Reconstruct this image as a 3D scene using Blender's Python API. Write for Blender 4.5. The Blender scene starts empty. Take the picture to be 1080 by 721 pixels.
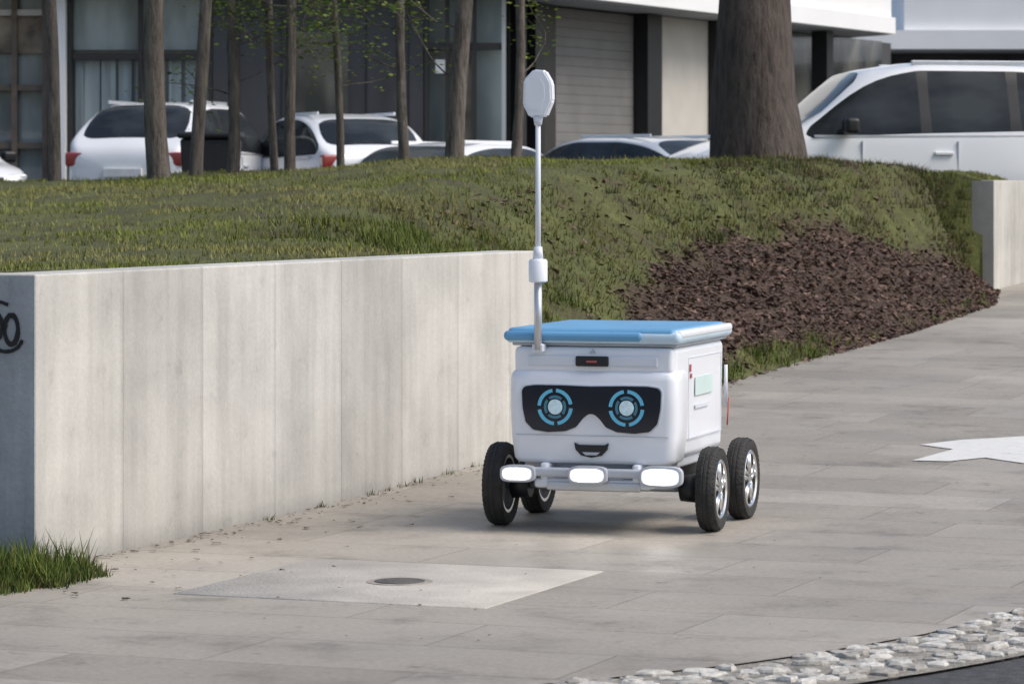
import bpy, bmesh, math, random
import numpy as np
from mathutils import Vector, Matrix, noise
random.seed(7); rng=np.random.default_rng(7)
S=bpy.context.scene
COL=S.collection
# ---------------------------------------------------------------- helpers
def link(o,parent=None):
    COL.objects.link(o)
    if parent: o.parent=parent
    return o
def empty(name,loc=(0,0,0),rz=0):
    e=bpy.data.objects.new(name,None); e.location=loc; e.rotation_euler=(0,0,rz); e.empty_display_size=.1
    return link(e)
def meshobj(name,verts,faces,mats=None,parent=None,smooth=False,mi=None):
    me=bpy.data.meshes.new(name); me.from_pydata([tuple(v) for v in verts],[],[tuple(f) for f in faces]); me.update()
    if mats:
        for m in (mats if isinstance(mats,(list,tuple)) else [mats]): me.materials.append(m)
    if mi is not None: me.polygons.foreach_set('material_index',mi)
    if smooth: me.polygons.foreach_set('use_smooth',[True]*len(me.polygons))
    o=bpy.data.objects.new(name,me); return link(o,parent)
def box(name,x0,x1,y0,y1,z0,z1,mat,parent=None,bevel=0,seg=3,taper=None,smooth=True):
    v=[(x0,y0,z0),(x1,y0,z0),(x1,y1,z0),(x0,y1,z0),(x0,y0,z1),(x1,y0,z1),(x1,y1,z1),(x0,y1,z1)]
    if taper:
        cx,cy=(x0+x1)/2,(y0+y1)/2
        v=[((cx+(a-cx)*taper) if c==z0 else a,b,c) for a,b,c in v]
    f=[(0,3,2,1),(4,5,6,7),(0,1,5,4),(1,2,6,5),(2,3,7,6),(3,0,4,7)]
    o=meshobj(name,v,f,mat,parent)
    if bevel:
        bm=bmesh.new(); bm.from_mesh(o.data)
        bmesh.ops.bevel(bm,geom=bm.edges[:],offset=bevel,segments=seg,affect='EDGES',profile=.5,clamp_overlap=True)
        if smooth:
            for fc in bm.faces: fc.smooth=True
        bm.to_mesh(o.data); bm.free()
        if smooth and seg>1:
            m=o.modifiers.new('wn','WEIGHTED_NORMAL'); m.keep_sharp=True
    return o
def prism(name,poly,z0,z1,mat,parent=None,plane='XY',bevel=0,seg=2):
    n=len(poly)
    def P(a,b,c):
        return (a,b,c) if plane=='XY' else ((a,c,b) if plane=='XZ' else (c,a,b))
    v=[P(a,b,z0) for a,b in poly]+[P(a,b,z1) for a,b in poly]
    f=[tuple(range(n-1,-1,-1)),tuple(range(n,2*n))]+[(i,(i+1)%n,n+(i+1)%n,n+i) for i in range(n)]
    o=meshobj(name,v,f,mat,parent)
    bm=bmesh.new(); bm.from_mesh(o.data)
    if bevel:
        bmesh.ops.bevel(bm,geom=bm.edges[:],offset=bevel,segments=seg,affect='EDGES',clamp_overlap=True)
    bmesh.ops.recalc_face_normals(bm,faces=bm.faces[:])
    bm.to_mesh(o.data); bm.free()
    return o
def lathe(name,prof,mat,parent=None,axis='X',n=48,loc=(0,0,0),closed=True):
    v=[];f=[];m=len(prof)
    for i in range(n):
        a=2*math.pi*i/n
        for (h,r) in prof:
            c,s=r*math.cos(a),r*math.sin(a)
            v.append((h,c,s) if axis=='X' else ((c,h,s) if axis=='Y' else (c,s,h)))
    for i in range(n):
        j=(i+1)%n
        for k in range(m if closed else m-1):
            l=(k+1)%m
            f.append((i*m+k,i*m+l,j*m+l,j*m+k))
    o=meshobj(name,v,f,mat,parent,smooth=True); o.location=loc
    bm=bmesh.new(); bm.from_mesh(o.data); bmesh.ops.remove_doubles(bm,verts=bm.verts[:],dist=1e-6)
    bmesh.ops.recalc_face_normals(bm,faces=bm.faces[:])
    for e in bm.edges:
        if len(e.link_faces)==2 and e.calc_face_angle(0)>.7: e.smooth=False
    bm.to_mesh(o.data); bm.free()
    return o
def cyl(name,p0,p1,r0,r1,mat,parent=None,n=16):
    p0=Vector(p0);p1=Vector(p1); d=p1-p0; q=d.to_track_quat('Z','Y')
    v=[];f=[]
    for k,(p,r) in enumerate(((p0,r0),(p1,r1))):
        for i in range(n):
            a=2*math.pi*i/n; v.append(p+q@Vector((r*math.cos(a),r*math.sin(a),0)))
    f=[(i,(i+1)%n,n+(i+1)%n,n+i) for i in range(n)]+[tuple(range(n-1,-1,-1)),tuple(range(n,2*n))]
    o=meshobj(name,v,f,mat,parent)
    for i,pl in enumerate(o.data.polygons): pl.use_smooth=(i<n)
    return o
def tube(pts,rad,n=8,jit=0.0,seed=0):
    V=[];F=[]; pts=[Vector(p) for p in pts]
    for i,p in enumerate(pts):
        d=(pts[min(i+1,len(pts)-1)]-pts[max(i-1,0)]).normalized()
        a=Vector((1,0,0)) if abs(d.x)<.8 else Vector((0,1,0))
        e1=d.cross(a).normalized(); e2=d.cross(e1)
        for k in range(n):
            t=2*math.pi*k/n
            r=rad[i]*(1+jit*noise.noise(Vector((math.cos(t)*1.5+seed,math.sin(t)*1.5,p.z*1.7))))
            V.append(p+e1*r*math.cos(t)+e2*r*math.sin(t))
    for i in range(len(pts)-1):
        for k in range(n):
            F.append((i*n+k,i*n+(k+1)%n,(i+1)*n+(k+1)%n,(i+1)*n+k))
    F.append(tuple((len(pts)-1)*n+k for k in range(n)))
    return V,F
# ---------------------------------------------------------------- materials
def nmat(name):
    m=bpy.data.materials.new(name); m.use_nodes=True
    nt=m.node_tree; b=nt.nodes['Principled BSDF']; return m,nt,b
def N(nt,t,**kw):
    n=nt.nodes.new(t)
    for k,v in kw.items(): setattr(n,k,v)
    return n
def simple(name,c,rough=.5,metal=0,coat=0,em=None,es=0,var=.08,scale=6,bump=0,bscale=60,spec=None,stretch=None):
    m,nt,b=nmat(name); b.inputs['Roughness'].default_value=rough; b.inputs['Metallic'].default_value=metal
    if coat: b.inputs['Coat Weight'].default_value=coat; b.inputs['Coat Roughness'].default_value=.05
    if spec is not None: b.inputs['Specular IOR Level'].default_value=spec
    tc=N(nt,'ShaderNodeTexCoord'); src=tc.outputs['Object']
    if stretch:
        mp=N(nt,'ShaderNodeMapping'); mp.inputs['Scale'].default_value=stretch; nt.links.new(src,mp.inputs[0]); src=mp.outputs[0]
    nz=N(nt,'ShaderNodeTexNoise'); nz.inputs['Scale'].default_value=scale; nz.inputs['Detail'].default_value=3
    nt.links.new(src,nz.inputs['Vector'])
    r=N(nt,'ShaderNodeValToRGB'); r.color_ramp.elements[0].position=.3; r.color_ramp.elements[1].position=.7
    r.color_ramp.elements[0].color=(*[max(0,x*(1-var)) for x in c],1); r.color_ramp.elements[1].color=(*[min(1,x*(1+var)) for x in c],1)
    nt.links.new(nz.outputs['Fac'],r.inputs[0]); nt.links.new(r.outputs[0],b.inputs['Base Color'])
    if em: b.inputs['Emission Color'].default_value=(*em,1); b.inputs['Emission Strength'].default_value=es
    if bump:
        n2=N(nt,'ShaderNodeTexNoise'); n2.inputs['Scale'].default_value=bscale; n2.inputs['Detail'].default_value=3
        nt.links.new(src,n2.inputs['Vector'])
        bp=N(nt,'ShaderNodeBump'); bp.inputs['Strength'].default_value=bump; bp.inputs['Distance'].default_value=.02
        nt.links.new(n2.outputs['Fac'],bp.inputs['Height']); nt.links.new(bp.outputs[0],b.inputs['Normal'])
    return m
def mixc(nt,fac,a,b,mode='MIX'):
    n=N(nt,'ShaderNodeMix',data_type='RGBA',blend_type=mode)
    for s,v in ((0,fac),(6,a),(7,b)):
        if isinstance(v,(int,float)): n.inputs[s].default_value=v
        elif isinstance(v,tuple): n.inputs[s].default_value=(*v,1)
        else: nt.links.new(v,n.inputs[s])
    return n.outputs[2]
def ramp(nt,src,stops):
    r=N(nt,'ShaderNodeValToRGB'); e=r.color_ramp.elements
    while len(e)<len(stops): e.new(.5)
    for i,(p,c) in enumerate(stops):
        e[i].position=p; e[i].color=(*(c if isinstance(c,tuple) else (c,c,c)),1)
    nt.links.new(src,r.inputs[0]); return r.outputs[0]
def noisen(nt,src,scale,detail=5,stretch=None,rough=.5):
    if stretch:
        mp=N(nt,'ShaderNodeMapping'); mp.inputs['Scale'].default_value=stretch; nt.links.new(src,mp.inputs[0]); src=mp.outputs[0]
    nz=N(nt,'ShaderNodeTexNoise'); nz.inputs['Scale'].default_value=scale; nz.inputs['Detail'].default_value=detail; nz.inputs['Roughness'].default_value=rough
    nt.links.new(src,nz.inputs['Vector']); return nz.outputs['Fac']
def bumpn(nt,b,h,strength=.3,dist=.01):
    bp=N(nt,'ShaderNodeBump'); bp.inputs['Strength'].default_value=strength; bp.inputs['Distance'].default_value=dist
    nt.links.new(h,bp.inputs['Height']); nt.links.new(bp.outputs[0],b.inputs['Normal'])

WANG=math.atan2(.933,.359)
def pave_mat():
    m,nt,b=nmat('paving_slabs'); tc=N(nt,'ShaderNodeTexCoord'); src=tc.outputs['Object']
    mp=N(nt,'ShaderNodeMapping'); mp.inputs['Rotation'].default_value=(0,0,math.pi/2-WANG); nt.links.new(src,mp.inputs[0])
    br=N(nt,'ShaderNodeTexBrick'); nt.links.new(mp.outputs[0],br.inputs['Vector'])
    br.inputs['Scale'].default_value=1; br.inputs['Brick Width'].default_value=1.05; br.inputs['Row Height'].default_value=.5
    br.offset=.37; br.squash=1.5; br.squash_frequency=3
    br.inputs['Mortar Size'].default_value=.005; br.inputs['Mortar Smooth'].default_value=.6; br.inputs['Bias'].default_value=0
    br.inputs['Color1'].default_value=(.325,.292,.250,1); br.inputs['Color2'].default_value=(.405,.370,.322,1); br.inputs['Mortar'].default_value=(.245,.218,.185,1)
    big=ramp(nt,noisen(nt,src,.6,3),[(.3,.80),(.7,1.1)])
    fine=ramp(nt,noisen(nt,src,45,3,rough=.7),[(.3,.84),(.7,1.12)])
    stain=ramp(nt,noisen(nt,src,2.6,6,rough=.7),[(.30,.60),(.42,.9),(.5,1.0),(.8,1.06)])
    spots=ramp(nt,noisen(nt,src,9,3,rough=.6),[(.27,.62),(.35,1.0),(.8,1.0)])
    c=mixc(nt,1.0,br.outputs['Color'],big,'MULTIPLY'); c=mixc(nt,1.0,c,fine,'MULTIPLY'); c=mixc(nt,1.0,c,stain,'MULTIPLY'); c=mixc(nt,1.0,c,spots,'MULTIPLY')
    nt.links.new(c,b.inputs['Base Color'])
    rr=ramp(nt,noisen(nt,src,2.0,3),[(.3,.46),(.7,.70)]); nt.links.new(rr,b.inputs['Roughness'])
    inv=N(nt,'ShaderNodeMath',operation='SUBTRACT'); inv.inputs[0].default_value=1; nt.links.new(br.outputs['Fac'],inv.inputs[1])
    ad=N(nt,'ShaderNodeMath',operation='MULTIPLY_ADD'); nt.links.new(noisen(nt,src,90,2),ad.inputs[0]); ad.inputs[1].default_value=.35; nt.links.new(inv.outputs[0],ad.inputs[2])
    bumpn(nt,b,ad.outputs[0],.3,.004)
    return m
def conc_mat(name='cast_concrete',tone=(.575,.56,.525)):
    m,nt,b=nmat(name); tc=N(nt,'ShaderNodeTexCoord'); src=tc.outputs['Object']
    sp=N(nt,'ShaderNodeSeparateXYZ'); nt.links.new(src,sp.inputs[0])
    mul=N(nt,'ShaderNodeMath',operation='MULTIPLY'); nt.links.new(sp.outputs['X'],mul.inputs[0]); mul.inputs[1].default_value=1.55
    w=N(nt,'ShaderNodeTexWhiteNoise',noise_dimensions='1D'); fl=N(nt,'ShaderNodeMath',operation='FLOOR'); nt.links.new(mul.outputs[0],fl.inputs[0]); nt.links.new(fl.outputs[0],w.inputs['W'])
    pan=ramp(nt,w.outputs['Value'],[(0,.86),(1,1.05)])
    fr=N(nt,'ShaderNodeMath',operation='FRACT'); nt.links.new(mul.outputs[0],fr.inputs[0])
    seam=ramp(nt,fr.outputs[0],[(0,.66),(.014,.97),(.04,1.0),(.96,1.0),(1,.88)])
    st=ramp(nt,noisen(nt,src,3,4,stretch=(3.2,3.2,.22),rough=.6),[(.3,.84),(.55,1.0),(.75,1.05)])
    bl=ramp(nt,noisen(nt,src,1.8,5,rough=.65),[(.3,.80),(.6,1.05)])
    pat=ramp(nt,noisen(nt,src,7,3,rough=.6),[(.28,.84),(.38,1.0)])
    fn=ramp(nt,noisen(nt,src,60,3,rough=.7),[(.3,.92),(.7,1.05)])
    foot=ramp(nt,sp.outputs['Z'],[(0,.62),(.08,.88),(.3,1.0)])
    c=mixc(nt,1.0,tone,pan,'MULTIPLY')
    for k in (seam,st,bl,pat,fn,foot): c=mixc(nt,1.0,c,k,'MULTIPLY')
    nt.links.new(c,b.inputs['Base Color']); b.inputs['Roughness'].default_value=.8
    bumpn(nt,b,noisen(nt,src,25,4,rough=.7),.25,.008)
    return m
M_pave=pave_mat(); M_conc=conc_mat()
M_asph=simple('asphalt',(.075,.077,.082),.85,var=.35,scale=30,bump=.6,bscale=220)
M_ground=simple('far_ground',(.11,.12,.09),.9,var=.3,scale=.5)
M_mort=simple('gutter_mortar',(.27,.25,.22),.9,var=.35,scale=25,bump=.6,bscale=120)
M_slab=simple('cover_slab_concrete',(.47,.44,.395),.6,var=.18,scale=3.5,bump=.3,bscale=80)
M_iron=simple('cast_iron',(.12,.11,.10),.6,metal=.3,var=.3,scale=30,bump=.4)
M_rust=simple('iron_frame_stain',(.33,.30,.265),.7,var=.3,scale=20)
def paintm():
    m,nt,b=nmat('worn_road_paint'); tc=N(nt,'ShaderNodeTexCoord'); src=tc.outputs['Object']
    k=ramp(nt,noisen(nt,src,14,6,rough=.75),[(.30,(.40,.37,.33)),(.38,(.66,.655,.63)),(.7,(.76,.755,.735))])
    nt.links.new(k,b.inputs['Base Color']); b.inputs['Roughness'].default_value=.65; return m
M_paint=paintm()
M_plate=simple('plate_white',(.75,.75,.74),.5,var=.1)
def stone_mat():
    m,nt,b=nmat('granite_setts'); g=N(nt,'ShaderNodeNewGeometry'); tc=N(nt,'ShaderNodeTexCoord')
    c=ramp(nt,g.outputs['Random Per Island'],[(0,(.33,.31,.28)),(.5,(.50,.48,.44)),(1,(.66,.64,.60))])
    f=ramp(nt,noisen(nt,tc.outputs['Object'],40,4,rough=.7),[(.3,.62),(.7,1.12)])
    nt.links.new(mixc(nt,1.0,c,f,'MULTIPLY'),b.inputs['Base Color']); b.inputs['Roughness'].default_value=.75
    bumpn(nt,b,noisen(nt,tc.outputs['Object'],50,3),.6,.008); return m
M_stone=stone_mat()
def lawn_mat():
    m,nt,b=nmat('lawn_soil'); tc=N(nt,'ShaderNodeTexCoord'); src=tc.outputs['Object']
    at=N(nt,'ShaderNodeAttribute',attribute_name='mulch')
    g=ramp(nt,noisen(nt,src,2.5,4,rough=.65),[(.3,(.085,.07,.04)),(.5,(.105,.115,.035)),(.75,(.17,.18,.055))])
    f=ramp(nt,noisen(nt,src,60,3,rough=.8),[(.3,.5),(.7,1.3)])
    g=mixc(nt,1.0,g,f,'MULTIPLY')
    mu=ramp(nt,noisen(nt,src,40,3,rough=.8),[(.3,(.03,.02,.016)),(.7,(.12,.075,.055))])
    nt.links.new(mixc(nt,at.outputs['Fac'],g,mu),b.inputs['Base Color']); b.inputs['Roughness'].default_value=.95
    bumpn(nt,b,noisen(nt,src,40,4,rough=.8),.8,.03); return m
M_lawn=lawn_mat()
def attr_mat(name,attr='col',rough=.7,trans=0,spec=.3):
    m,nt,b=nmat(name); at=N(nt,'ShaderNodeAttribute',attribute_name=attr)
    nt.links.new(at.outputs['Color'],b.inputs['Base Color']); b.inputs['Roughness'].default_value=rough
    b.inputs['Specular IOR Level'].default_value=spec
    if trans:
        tr=N(nt,'ShaderNodeBsdfTranslucent'); nt.links.new(at.outputs['Color'],tr.inputs['Color'])
        mx=N(nt,'ShaderNodeMixShader'); mx.inputs[0].default_value=trans
        nt.links.new(b.outputs[0],mx.inputs[1]); nt.links.new(tr.outputs[0],mx.inputs[2]); nt.links.new(mx.outputs[0],nt.nodes['Material Output'].inputs[0])
    return m
M_blade=attr_mat('grass_blades',spec=.15); M_leaf=attr_mat('leaves',trans=.4); M_chip=attr_mat('bark_chips',rough=.85)
def bark(name,c):
    m,nt,b=nmat(name); tc=N(nt,'ShaderNodeTexCoord'); src=tc.outputs['Object']
    h=noisen(nt,src,9,5,stretch=(2.4,2.4,.45),rough=.75)
    k=ramp(nt,h,[(.33,tuple(x*.35 for x in c)),(.5,c),(.7,tuple(x*1.5 for x in c))])
    k2=ramp(nt,noisen(nt,src,1.6,3),[(.3,.8),(.7,1.15)])
    nt.links.new(mixc(nt,1.0,k,k2,'MULTIPLY'),b.inputs['Base Color']); b.inputs['Roughness'].default_value=.9
    bumpn(nt,b,h,1.0,.05); return m
M_bark=bark('bark_grey',(.17,.145,.125)); M_bark2=bark('bark_dark',(.105,.083,.072))
# robot
M_rw=simple('robot_white_shell',(.84,.87,.93),.34,coat=.3,var=.025,scale=3)
M_rw2=simple('robot_white_panel',(.70,.74,.81),.4,var=.04,scale=3)
M_blue=simple('robot_lid_blue',(.14,.36,.60),.5,var=.08,scale=5)
M_lblue=simple('robot_lid_rim',(.55,.70,.82),.4,var=.04)
M_visor=simple('visor_black_gloss',(.008,.012,.022),.10,coat=.6,var=.1)
M_black=simple('black_plastic',(.014,.014,.016),.45,var=.2)
M_rub=simple('tyre_rubber',(.030,.029,.028),.78,var=.35,scale=20,bump=.3,bscale=80)
M_chrome=simple('wheel_chrome',(.74,.74,.75),.25,metal=1,var=.12,scale=15)
M_alu=simple('aluminium',(.60,.62,.65),.4,metal=.7,var=.08,scale=10)
M_gplas=simple('bumper_grey',(.50,.53,.58),.5,var=.08,scale=8)
M_cyan=simple('eye_cyan',(.10,.36,.52),.4,em=(.09,.40,.66),es=.20,var=.05)
M_iris=simple('eye_iris',(.04,.13,.19),.4,em=(.05,.22,.34),es=.2,var=.1)
M_eyec=simple('eye_core',(.50,.62,.68),.3,em=(.4,.6,.7),es=.22,var=.2,scale=60)
M_lamp=simple('headlight_lit',(1,1,1),.3,em=(1,.98,.92),es=26,var=0)
M_lens=simple('headlight_reflector',(.9,.92,.95),.3,em=(1,.98,.94),es=.35,var=.02)
M_red=simple('red_detail',(.50,.09,.08),.4,var=.1)
M_teal=simple('teal_print',(.60,.74,.73),.5,var=.05)
M_graf=simple('graffiti_black',(.01,.01,.012),.5,var=.2)
# cars/buildings
M_white=simple('car_paint_white',(.80,.815,.84),.3,coat=.7,var=.02,scale=2)
M_silver=simple('car_paint_silver',(.58,.62,.66),.28,metal=.3,coat=.8,var=.03,scale=2)
def carglass():
    m,nt,b=nmat('car_glass'); tc=N(nt,'ShaderNodeTexCoord')
    k=ramp(nt,noisen(nt,tc.outputs['Object'],1.3,3,stretch=(1,1,2.2),rough=.5),[(.38,(.012,.015,.018)),(.65,(.045,.053,.058))])
    nt.links.new(k,b.inputs['Base Color']); b.inputs['Roughness'].default_value=.08; b.inputs['Specular IOR Level'].default_value=.3
    return m
M_glass=carglass()
M_hl=simple('headlamp_glass',(.55,.58,.6),.1,coat=1,var=.2,scale=20)
M_tl=simple('tail_lamp',(.30,.03,.03),.2,coat=1,var=.1)
def glassb(name,c1,c2,sc,st=(1,1,.35)):
    m,nt,b=nmat(name); tc=N(nt,'ShaderNodeTexCoord')
    k=ramp(nt,noisen(nt,tc.outputs['Object'],sc,4,stretch=st),[(.35,c1),(.65,c2)])
    nt.links.new(k,b.inputs['Base Color']); b.inputs['Roughness'].default_value=.12; b.inputs['Coat Weight'].default_value=.5
    return m
M_gl1=glassb('window_glass',(.11,.145,.155),(.30,.37,.39),1.3)  # pane colours are lightened to paint in the sky's reflection
M_gl2=glassb('window_glass_dark',(.03,.036,.038),(.17,.17,.155),1.6)
M_gl3=glassb('window_glass_bluish',(.15,.19,.205),(.38,.45,.47),1.7)
M_char=simple('charcoal_cladding',(.056,.056,.062),.55,var=.25,scale=2,stretch=(1,1,.3))
M_frame=simple('window_frame_dark',(.035,.032,.03),.5,var=.1)
M_brown=simple('brown_frame',(.14,.11,.085),.6,var=.2)
M_bwhite=simple('render_white',(.86,.87,.88),.7,var=.03,scale=1)
M_sof=simple('soffit_grey',(.52,.53,.54),.7,var=.04,scale=1)
M_door=simple('garage_slats',(.20,.195,.19),.6,var=.1,scale=2)
M_beige=simple('beige_render',(.58,.55,.50),.8,var=.06,scale=2)
M_curt=simple('curtain',(.36,.42,.43),.9,var=.3,scale=3,stretch=(2.5,1,.2))
M_int=simple('warm_interior',(.30,.24,.18),.8,var=.6,scale=3)
# ---------------------------------------------------------------- terrain
D=np.array([.359,.933]); D/=np.linalg.norm(D); Pn=np.array([-D[1],D[0]]); C0=np.array([-1.632,11.68])
def uv2xy(u,v): return C0[0]+D[0]*u+Pn[0]*v, C0[1]+D[1]*u+Pn[1]*v
def sm(x): x=np.clip(x,0,1); return x*x*(3-2*x)
def PH(y):
    t=np.asarray(y,float)-14; t=.5*(t+np.sqrt(t*t+1.0)); return np.minimum(.03*t-.0,.83)*sm((np.asarray(y,float)-11)/4)
EU=[0,4.85,4.95,8.82,10.41,12.87,16.13,18.1,18.2,60]; EV=[.1,.1,.0,.25,.277,.30,.443,.85,.97,.97]
def VE(u): return np.interp(u,EU,EV)
def vnoise(x,y,s,seed=0):
    x=np.asarray(x,float)*s+seed*17.3; y=np.asarray(y,float)*s+seed*5.1
    xi=np.floor(x);yi=np.floor(y);fx=sm(x-xi);fy=sm(y-yi)
    def h(a,b):
        t=np.sin(a*127.1+b*311.7+seed)*43758.5453; return t-np.floor(t)
    return (h(xi,yi)*(1-fx)+h(xi+1,yi)*fx)*(1-fy)+(h(xi,yi+1)*(1-fx)+h(xi+1,yi+1)*fx)*fy
def H(u,v):
    u=np.asarray(u,float); v=np.asarray(v,float); x,y=uv2xy(u,v)
    zc=1.35+.17*sm((x+3.6)/3.4)-.10*sm((x-2.6)/1.4)
    L=.955+(zc-.955)*sm((y-12.5)/13.5)*np.clip(.25+v/1.6,0,1)
    yd=28.2+1.7*sm((x-1.2)/1.5)
    L=L+(.80-L)*sm((y-yd)/(2.4-1.5*sm((x-1.2)/1.5)))
    L=L+.06*(vnoise(x,y,.9,1)-.5)*np.clip(v,0,1)+.04*(vnoise(x,y,3,2)-.5)*np.clip(v*2,0,1)
    s=v-VE(u); P=PH(y)
    k=.72+2.5*np.exp(-np.maximum(u-4.85,0)/.45)+.25*sm((u-11)/4)
    sl=P+k*s+ 1.1*sm((u-14.8)/3.2)*sm((s-.22)/.9)+.08*(vnoise(x,y,1.6,4)-.5)*sm(s/.4)+.05*(vnoise(x,y,5,5)-.5)*sm(s/.3)
    kk=.25; hh=np.clip(.5+.5*(L-sl)/kk,0,1); smin=L*(1-hh)+sl*hh-kk*hh*(1-hh)
    inw=(u<4.85)|(u>18.2)
    return np.where(inw,L,np.maximum(smin,P-.02))
def MU(u,v):
    x,y=uv2xy(u,v); s=v-VE(u)
    top=np.interp(u,[6.8,7.4,8.2,9.2,10.5,12.5,14.3,16,17.3,18.2],[.0,.22,.52,.80,1.0,.96,.80,.55,.36,.2])
    n=vnoise(x,y,2.2,7)*.45+vnoise(x,y,6,8)*.3+vnoise(x,y,14,9)*.25
    m=sm((top-s+ (n-.5)*.5)/.16)*sm((u-7.5-.5*s+(n-.5)*1.4)/.4)
    low=sm((s-.10+(n-.5)*.3)/.05)+sm((u-10.6)/.8)
    return m*np.clip(low,0,1)*(u<18.15)
us=np.concatenate([np.linspace(.1,4.849,50),np.linspace(4.851,18.199,190),np.linspace(18.201,21.5,40)])
ws=np.concatenate([np.linspace(0,2.4,50),np.linspace(2.5,12,50),np.linspace(13,60,20)])
U,W=np.meshgrid(us,ws,indexing='ij'); Vv=VE(U)+W
X,Y=uv2xy(U,Vv); Z=H(U,Vv); MM=MU(U,Vv)
nu,nv=U.shape
verts=np.stack([X,Y,Z],-1).reshape(-1,3)
faces=[(i*nv+j,(i+1)*nv+j,(i+1)*nv+j+1,i*nv+j+1) for i in range(nu-1) for j in range(nv-1)]
lawn=meshobj('lawn',verts,faces,M_lawn,smooth=True)
a=lawn.data.attributes.new('mulch','FLOAT','POINT'); a.data.foreach_set('value',MM.reshape(-1).astype(np.float32))
xs=[-600,-60,-20,0,20,60,600]; ys=[-300,-5,8]+[11+.5*i for i in range(66)]+[60,100,200,600]
gv=[(x,y,float(PH(y))-.04) for y in ys for x in xs]
gf=[(j*7+i,j*7+i+1,(j+1)*7+i+1,(j+1)*7+i) for j in range(len(ys)-1) for i in range(6)]
meshobj('ground',gv,gf,M_ground,smooth=True)
CX=[-30,-4,-1.5,-.3,.2,.69,1.17,1.61,2.3,3.3,4.6,6.5,12]; CY=[5.5,7.2,8.15,8.76,9.06,9.42,9.94,10.64,11.9,14.2,17.5,23,42]
def cy(x): return np.interp(x,CX,CY)
px=np.concatenate([np.linspace(-30,-4,8),np.linspace(-3.5,12,80)])
pv=[];T=np.linspace(0,1,60)
for x in px:
    y0=float(cy(x)) 
    for t in T:
        y=y0+(46-y0)*t; pv.append((x,y,float(PH(y))))
nT=len(T)
pf=[(i*nT+j,(i+1)*nT+j,(i+1)*nT+j+1,i*nT+j+1) for i in range(len(px)-1) for j in range(nT-1)]
meshobj('pavement',pv,pf,M_pave,smooth=True)
rv=[];mv=[]
for x in px:
    y1=float(cy(x)) 
    for t in np.linspace(0,1,24):
        y=-8+(y1-.02+8)*t; rv.append((x,y,float(PH(y))-.015))
    sl_=(float(cy(x+.1))-float(cy(x-.1)))/.2; an=math.atan(sl_)
    mv+= [(x,y1-.001,float(PH(y1))-.004),(x+math.sin(an)*.44,y1-math.cos(an)*.44,float(PH(y1))-.006)]
meshobj('road',rv,[(i*24+j,(i+1)*24+j,(i+1)*24+j+1,i*24+j+1) for i in range(len(px)-1) for j in range(23)],M_asph,smooth=True)
meshobj('gutter_bed',mv,[(2*i,2*i+1,2*i+3,2*i+2) for i in range(len(px)-1)],M_mort)
e=[(-100,30.8),(uv2xy(20.2,1.25)[0],30.8)]+[tuple(uv2xy(60,1.25)),(100,200),(-100,200)]
meshobj('car_park',[(float(x),float(y),.86) for x,y in e],[(0,1,2,3,4)],M_asph)
SV=[];SF=[]
def add_stone(cx,cyy,z,a,w,l,h):
    base=len(SV); n=8
    ca,sa=math.cos(a),math.sin(a)
    rr=[1+random.uniform(-.32,.2) for _ in range(n)]
    for lev,(sc,zz) in enumerate(((1.0,-.03),(1.0,h*.45),(.86,h*.9),(.5,h*1.05))):
        for k in range(n):
            t=2*math.pi*(k+.5)/n
            c,s=math.cos(t),math.sin(t); q=1/max(abs(c),abs(s))**.75
            lx=c*q*w*.5*rr[k]*sc; ly=s*q*l*.5*rr[k]*sc
            SV.append((cx+lx*ca-ly*sa,cyy+lx*sa+ly*ca,z+zz+random.uniform(-.003,.003)))
    for lev in range(3):
        for k in range(n): SF.append((base+lev*n+k,base+lev*n+(k+1)%n,base+(lev+1)*n+(k+1)%n,base+(lev+1)*n+k))
    SF.append(tuple(base+3*n+k for k in range(n)))
xx=-2.5
while xx<3.6:
    y0=float(cy(xx)); sl=(float(cy(xx+.1))-float(cy(xx-.1)))/.2; ang=math.atan(sl); st=.078*math.cos(ang)
    tx,ty=math.cos(ang),math.sin(ang)
    off=random.uniform(-.02,.02)
    for r in range(5):
        d=.03+.083*r+off
        w=random.uniform(.05,.10)
        if random.random()<.08: continue
        cx_=xx+ty*d+random.uniform(-.02,.02); cy_=y0-tx*d+random.uniform(-.02,.02)
        add_stone(cx_,cy_,float(PH(cy_))-.004,ang+random.uniform(-.5,.5),w,random.uniform(.05,.088),random.choice([.001,.004,.007,.012]))
    xx+=st
meshobj('cobblestone_gutter',SV,SF,M_stone)
# ---------------------------------------------------------------- retaining walls
M_conc_shade=conc_mat('cast_concrete_shaded',(.46,.485,.52))  # same concrete with bluish skylit shade painted into its colour
def wall(name,u0,u1,v0,v1,z0,z1):
    root=empty(name,(*uv2xy(u0,v0),0),math.atan2(D[1],D[0]))
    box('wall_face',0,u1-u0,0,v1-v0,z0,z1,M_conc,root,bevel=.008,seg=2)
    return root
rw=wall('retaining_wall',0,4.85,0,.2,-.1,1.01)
rr_=bpy.data.objects.new('return',None); COL.objects.link(rr_); rr_.parent=rw; rr_.location=(0,.203,0); rr_.rotation_euler=(0,0,math.pi/2)
box('return_face',0,9,-.2,0,-.1,1.009,M_conc_shade,rr_,bevel=.008,seg=2)
box('end_shade_skin',-.203,-.003,-.0,.004,-.1,1.004,M_conc_shade,rr_)  # thin sheet carrying the painted shade tone over the wall end
w2=wall('retaining_wall',18.2,45,.87,1.07,0,1.38)
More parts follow.
